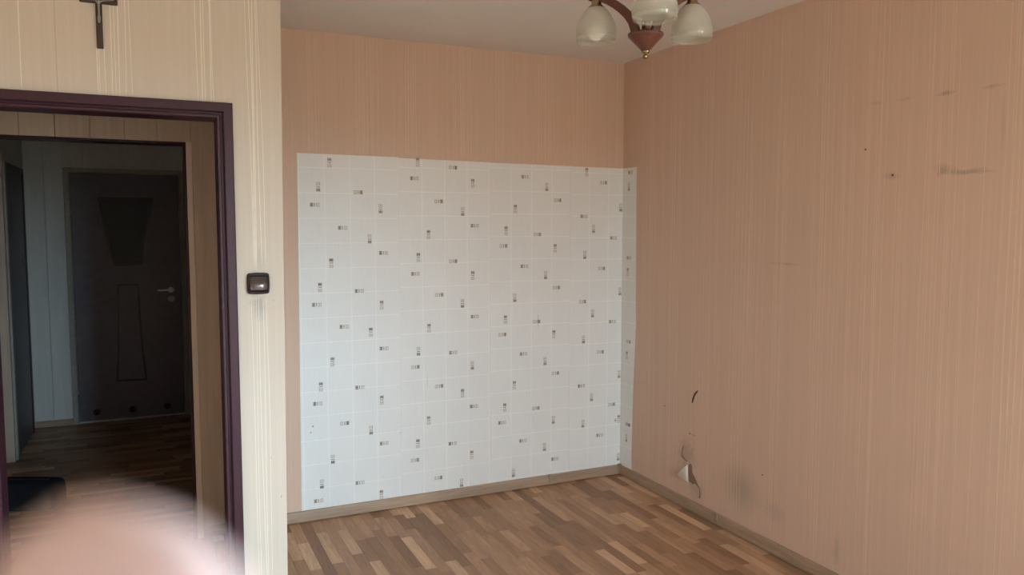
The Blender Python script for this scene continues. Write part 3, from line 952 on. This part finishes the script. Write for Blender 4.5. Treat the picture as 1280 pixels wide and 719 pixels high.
plate('cover_plate', [(rsq(0.0395, 0.0395, 0.010, 0.0015), 0.0), (rsq(0.0395, 0.0395, 0.010, 0.0015), -0.012), (rsq(0.0375, 0.0375, 0.010, 0.0015), -0.017),
                      (rsq(0.0345, 0.0305, 0.008, 0.001), -0.0175), (rsq(0.0335, 0.0260, 0.006, 0.0005), -0.013)], M_SWITCH, sw)
# rocker: top edge pressed in, belly rounded towards the room
vs, fs = [], []
NX, NZ = 8, 10
for j in range(NZ + 1):
    t = j / NZ
    z = -0.0235 + 0.047 * t
    d = -0.0235 + 0.010 * t - 0.004 * math.sin(t * math.pi)
    for i in range(NX + 1):
        s = i / NX
        x = -0.031 + 0.062 * s
        vs.append((x, d + 0.003 * (2 * s - 1) ** 4, z))
for j in range(NZ):
    for i in range(NX):
        k = j * (NX + 1) + i
        fs.append((k, k + 1, k + NX + 2, k + NX + 1))
nb = len(vs)
rim = [i for i in range(NX + 1)] + [j * (NX + 1) + NX for j in range(1, NZ + 1)] + [NZ * (NX + 1) + i for i in range(NX - 1, -1, -1)] + [j * (NX + 1) for j in range(NZ - 1, 0, -1)]
vs += [(vs[i][0], -0.010, vs[i][2]) for i in rim]
for q in range(len(rim)):
    r2 = (q + 1) % len(rim)
    fs.append((rim[q], rim[r2], nb + r2, nb + q))
meshobj('rocker', vs, fs, M_ROCKER, sw, False)

# ------------------------------------------------------------------ crucifix above the doorway
cr = empty('crucifix', (-0.1395, YD, 2.167))
tag(cr, 'small dark wooden crucifix with a metal figure on wall above the doorway', 'crucifix')
MB().box(-0.0103, 0.0103, -0.013, -0.001, 0.0, 0.235).build('upright_beam', M_CROSS, cr, bevel=0.0015)
MB().box(-0.0585, 0.0585, -0.0133, -0.0011, 0.151, 0.172).build('cross_beam', M_CROSS, cr, bevel=0.0015)
def skinned(name, pts, edges, mat, parent, sub=2):
    me = bpy.data.meshes.new(name)
    me.from_pydata([p[:3] for p in pts], edges, [])
    me.materials.append(mat)
    o = linkobj(bpy.data.objects.new(name, me), parent)
    md = o.modifiers.new('skin', 'SKIN')
    for i, p in enumerate(pts):
        me.skin_vertices[0].data[i].radius = (p[3], p[3] * (p[4] if len(p) > 4 else 1.0))
        me.skin_vertices[0].data[i].use_root = (i == 0)
    md.use_smooth_shade = True
    sb = o.modifiers.new('sub', 'SUBSURF')
    sb.levels = sub
    sb.render_levels = sub
    return o
fy = -0.0185
pts = [(0, fy, 0.116, 0.0052), (0, fy - 0.001, 0.135, 0.0048), (0, fy, 0.153, 0.0058), (0.001, fy - 0.002, 0.163, 0.0026), (0.003, fy - 0.004, 0.1735, 0.0056),
       (-0.012, fy, 0.159, 0.0030), (-0.029, fy, 0.162, 0.0024), (-0.048, fy, 0.1655, 0.0019), (0.012, fy, 0.159, 0.0030), (0.029, fy, 0.162, 0.0024), (0.048, fy, 0.1655, 0.0019),
       (-0.003, fy - 0.003, 0.099, 0.0036), (-0.001, fy - 0.001, 0.084, 0.0028), (0.003, fy - 0.003, 0.100, 0.0036), (0.001, fy - 0.001, 0.084, 0.0028)]
ed = [(0, 1), (1, 2), (2, 3), (3, 4), (2, 5), (5, 6), (6, 7), (2, 8), (8, 9), (9, 10), (0, 11), (11, 12), (0, 13), (13, 14)]
skinned('metal_figure', [(x, y + 0.002, z, r * 0.72) for x, y, z, r in pts], ed, M_PEWTER, cr)

# ------------------------------------------------------------------ ceiling lamp
LC = Vector((1.331, 1.960, 0))
ZR = 2.112          # height of the shade rims
lamp = empty('ceiling_lamp', (LC.x, LC.y, H))
tag(lamp, 'three-armed ceiling lamp with red-brown wooden arms and frosted glass shades', 'ceiling lamp')
def Z(z):
    return z - H
MB().lathe([(0.0, Z(2.065)), (0.011, Z(2.066)), (0.0135, Z(2.069)), (0.050, Z(2.107)), (0.0525, Z(2.112)), (0.0515, Z(2.116)), (0.046, Z(2.118)), (0.0, Z(2.118))], 40).build('hub_cone', M_LAMPWOOD, lamp, True)
MB().lathe([(0.0, Z(2.0440)), (0.0040, Z(2.0448)), (0.0068, Z(2.0475)), (0.0076, Z(2.051)), (0.0068, Z(2.0545)), (0.0045, Z(2.0572)), (0.0045, Z(2.059)), (0.0100, Z(2.0605)), (0.0125, Z(2.064)), (0.0120, Z(2.0675)), (0.0, Z(2.068))], 24).build('finial', M_BRASS, lamp, True)
MB().lathe([(0.0, Z(2.117)), (0.012, Z(2.117)), (0.012, Z(2.20)), (0.022, Z(2.215)), (0.026, Z(2.24)), (0.016, Z(2.27)), (0.009, Z(2.285)), (0.008, Z(2.50)), (0.0, Z(2.50))], 28).build('stem', M_BRASS, lamp, True)
MB().lathe([(0.0, Z(2.49)), (0.03, Z(2.492)), (0.055, Z(2.515)), (0.062, Z(2.549)), (0.0, Z(2.549))], 36).build('ceiling_rose', M_LAMPWOOD, lamp, True)
AR = 0.165
# arm: flat wooden bow, given by inner and outer edge curves in (r, z)
mid = [(0.032, 2.112), (0.034, 2.134), (0.043, 2.158), (0.059, 2.180), (0.079, 2.199), (0.101, 2.216), (0.124, 2.230), (0.146, 2.240), (0.166, 2.245), (0.190, 2.247)]
wid = [0.029, 0.028, 0.027, 0.026, 0.025, 0.024, 0.022, 0.020, 0.018, 0.015]
def arm_mesh():
    vs, fs = [], []
    n = len(mid)
    for i in range(n):
        a = Vector(mid[max(0, i - 1)])
        b2 = Vector(mid[min(n - 1, i + 1)])
        d = (b2 - a).normalized()
        nn = Vector((-d.y, d.x))
        for s in (1, -1):
            p = Vector(mid[i]) + nn * (s * wid[i] / 2)
            for t in (-0.0075, 0.0075):
                vs.append((p.x, t, Z(p.y)))
    for i in range(n - 1):
        k = 4 * i
        for q in ((0, 1), (1, 3), (3, 2), (2, 0)):
            fs.append((k + q[0], k + q[1], k + 4 + q[1], k + 4 + q[0]))
    fs += [(0, 1, 3, 2), (4 * n - 4, 4 * n - 3, 4 * n - 1, 4 * n - 2)]
    return vs, fs
av, af = arm_mesh()
def shade_prof(th):
    o_ = [(0.0585, 0.0), (0.0610, 0.010), (0.0625, 0.024), (0.0615, 0.037), (0.0575, 0.054), (0.0500, 0.071), (0.0400, 0.087), (0.0300, 0.0985), (0.0225, 0.106)]
    i_ = [(r - th, h) for r, h in reversed(o_)]
    return o_ + i_ + [o_[0]]
for k, ang in enumerate((0, 120, 244)):
    a = math.radians(ang)
    def place(o):
        o.rotation_euler = (0, 0, a)
        return o
    o = place(meshobj('arm', av, af, M_LAMPWOOD, lamp))
    bv = o.modifiers.new('bevel', 'BEVEL')
    bv.width = 0.003
    bv.segments = 2
    bv.limit_method = 'ANGLE'
    bv.angle_limit = math.radians(50)
    hx, hy = AR * math.cos(a), AR * math.sin(a)
    h = MB().lathe([(0.0, ZR + 0.130), (0.013, ZR + 0.130), (0.015, ZR + 0.122), (0.0165, ZR + 0.112), (0.026, ZR + 0.104), (0.0265, ZR + 0.095), (0.024, ZR + 0.094),
                    (0.0, ZR + 0.097)][::-1], 28).build('shade_holder', M_BRASS, lamp, True)
    h.location = (hx, hy, -H)
    # glass: closed thin wall, its origin at the rim
    pr = shade_prof(0.0028)
    n = 44
    vs, fs = [], []
    for r, hh in pr[:-1]:
        for q in range(n):
            t = 2 * math.pi * q / n
            vs.append((r * math.cos(t), r * math.sin(t), hh))
    mlen = len(pr) - 1
    for i in range(mlen):
        for q in range(n):
            fs.append((i * n + q, i * n + (q + 1) % n, ((i + 1) % mlen) * n + (q + 1) % n, ((i + 1) % mlen) * n + q))
    s = meshobj('lamp_shade', vs, fs, M_SHADE, lamp, True)
    s.location = (hx, hy, Z(ZR))
    if ang == 120:
        bl = MB().lathe([(0.0, 0.006), (0.010, 0.0075), (0.019, 0.0125), (0.0255, 0.021), (0.0285, 0.032), (0.028, 0.042), (0.023, 0.052), (0.017, 0.060), (0.0145, 0.075), (0.0145, 0.10), (0.0, 0.10)], 32).build('bulb', M_BULB, lamp, True)
        bl.location = (hx, hy, Z(ZR))

# ------------------------------------------------------------------ low black bag on the corridor floor
bag = empty('bag', (-0.696, 4.99, 0.0), -YAW)
tag(bag, 'low black bag with rounded corners on the dark corridor floor inside the doorway', 'bag')
def inset(d, r):
    return [(x, z + 0.078) for x, z in rsq(0.21 - d, 0.078 - d, r, 0.003)]
plate('bag_body', [(inset(0.022, 0.030), -0.075), (inset(0.010, 0.032), -0.071), (inset(0.002, 0.034), -0.058), (inset(0.0, 0.035), -0.03), (inset(0.0, 0.035), 0.03),
                   (inset(0.002, 0.034), 0.058), (inset(0.010, 0.032), 0.071), (inset(0.022, 0.030), 0.075)], M_BLACKMAT, bag)
MB().box(-0.15, 0.15, -0.006, 0.006, 0.1585, 0.1615).build('zip', M_DARKBEAD, bag, bevel=0.001)

# ------------------------------------------------------------------ hand of the person taking the picture
hand = empty('person', (0, 0, EYE), -YAW)
hand.rotation_euler = (-PITCH, 0, -YAW)
tag(hand, 'bare pinkish fingertip of a raised hand blurred close in front of the doorway', 'person')
def chain_blobs(mb, pts):
    """closed ball-and-cone links along a limb; a voxel remesh melts them into one skin"""
    for (a, ra), (b2, rb2) in zip(pts[:-1], pts[1:]):
        a, b2 = Vector(a), Vector(b2)
        d = b2 - a
        ln = d.length
        q = d.to_track_quat('Z', 'Y').to_matrix()
        prof = [(0.0, -ra)]
        for k in range(1, 6):
            t = math.pi / 2 * k / 6
            prof.append((ra * math.sin(t), -ra * math.cos(t)))
        prof.append((ra, 0.0))
        prof.append((rb2, ln))
        for k in range(1, 6):
            t = math.pi / 2 * k / 6
            prof.append((rb2 * math.cos(t), ln + rb2 * math.sin(t)))
        prof.append((0.0, ln + rb2))
        nn = 14
        vs, fs = [tuple(a + q @ Vector((0, 0, prof[0][1])))], []
        for r, h in prof[1:-1]:
            for k in range(nn):
                t = 2 * math.pi * k / nn
                vs.append(tuple(a + q @ Vector((r * math.cos(t), r * math.sin(t), h))))
        vs.append(tuple(a + q @ Vector((0, 0, prof[-1][1]))))
        for k in range(nn):
            fs.append((0, 1 + (k + 1) % nn, 1 + k))
        for i in range(len(prof) - 3):
            for k in range(nn):
                fs.append((1 + i * nn + k, 1 + i * nn + (k + 1) % nn, 1 + (i + 1) * nn + (k + 1) % nn, 1 + (i + 1) * nn + k))
        last = len(vs) - 1
        b0 = 1 + (len(prof) - 3) * nn
        for k in range(nn):
            fs.append((b0 + k, b0 + (k + 1) % nn, last))
        mb.add(vs, fs)
mm = lambda *p: tuple(q / 1000 for q in p)
body = MB()
fingers = {
    'index': [(mm(-17.5, 35, -18.5), .0094), (mm(-22.0, 36, -26.5), .0095), (mm(-31, 38, -42), .0088), (mm(-44, 36, -59), .0083), (mm(-66, 14, -86), .0100), (mm(-72, -2, -125), .0125)],
    'middle': [(mm(-2, 36, -34), .0064), (mm(-8, 39, -49), .0074), (mm(-24, 41, -72), .0085), (mm(-54, 18, -98), .0104), (mm(-64, 0, -133), .0125)],
    'ring': [(mm(8, 34, -52), .0060), (mm(1, 38, -66), .0070), (mm(-16, 40, -88), .0080), (mm(-45, 17, -111), .0100), (mm(-60, -1, -140), .0125)],
    'little': [(mm(11, 28, -74), .0050), (mm(4, 32, -86), .0058), (mm(-10, 34, -101), .0066), (mm(-37, 14, -123), .0090), (mm(-57, -3, -147), .0120)],
    'thumb': [(mm(-42, -24, -52), .0075), (mm(-50, -28, -66), .0090), (mm(-64, -28, -88), .0095), (mm(-76, -18, -118), .0130), (mm(-74, -8, -150), .0150)],
    'heel': [(mm(-72, 4, -98), .0110), (mm(-72, -6, -150), .0170), (mm(-73, -16, -178), .0200)],
    'palm': [(mm(-46, 10, -125), .0110), (mm(-62, -8, -160), .0170), (mm(-72, -18, -182), .0190)],
    'wrist': [(mm(-73, -16, -178), .0205), (mm(-78, -40, -225), .0240), (mm(-86, -90, -300), .0320), (mm(-92, -140, -370), .0370)],
}
for pts in fingers.values():
    chain_blobs(body, pts)
def pad(v):
    """the pad of the index finger is broad and flat and rolled a little towards the palm"""
    x, y, z = v
    if x > -0.004 or y < 0.02 or z < -0.045:
        return v
    t = max(0.0, min(1.0, (z + 0.045) / 0.022))
    return (x, 0.0355 + (y - 0.0355) * (1.0 - 0.6 * t) - 0.45 * t * (x + 0.0183), z)
body.v = [pad(v) for v in body.v]
ho = body.build('hand', M_SKIN, hand, True)
rm = ho.modifiers.new('melt', 'REMESH')
rm.mode = 'VOXEL'
rm.voxel_size = 0.0013
rm.use_smooth_shade = True
sm = ho.modifiers.new('smooth', 'SMOOTH')
sm.factor = 0.5
sm.iterations = 2
# nails lie on the side of the finger that faces the room
for key in ('index', 'middle', 'ring', 'little', 'thumb'):
    (p0, r0), (p1, r1) = fingers[key][0], fingers[key][1]
    p0, p1 = Vector(p0), Vector(p1)
    ax = (p0 - p1).normalized()
    outw = Vector((0, 1, 0)) if key != 'thumb' else Vector((0, -1, 0))
    outw = (outw - ax * outw.dot(ax)).normalized()
    side = ax.cross(outw)
    vs, fs = [], []
    for i in range(6):
        t = i / 5
        for j in range(7):
            s = (j / 6 - 0.5) * 2
            ang = s * 0.95
            c = p0 + ax * (r0 * 0.55 - t * 0.010)
            rr_ = r0 * 0.99 * (1.0 if 0 < i < 5 else 0.96)
            vs.append(tuple(c + outw * (math.cos(ang) * rr_) + side * (math.sin(ang) * rr_ * 0.95)))
    for i in range(5):
        for j in range(6):
            k = i * 7 + j
            fs.append((k, k + 1, k + 8, k + 7))
    vs = [pad(v) for v in vs]
    o = meshobj('fingernail', vs, fs, M_NAIL, hand, True)
    so = o.modifiers.new('thick', 'SOLIDIFY')
    so.thickness = 0.0006
slv = MB()
chain_blobs(slv, [(mm(-84, -76, -280), .0370), (mm(-93, -145, -375), .0440)])
slv.build('sleeve', M_SLEEVE, hand, True)
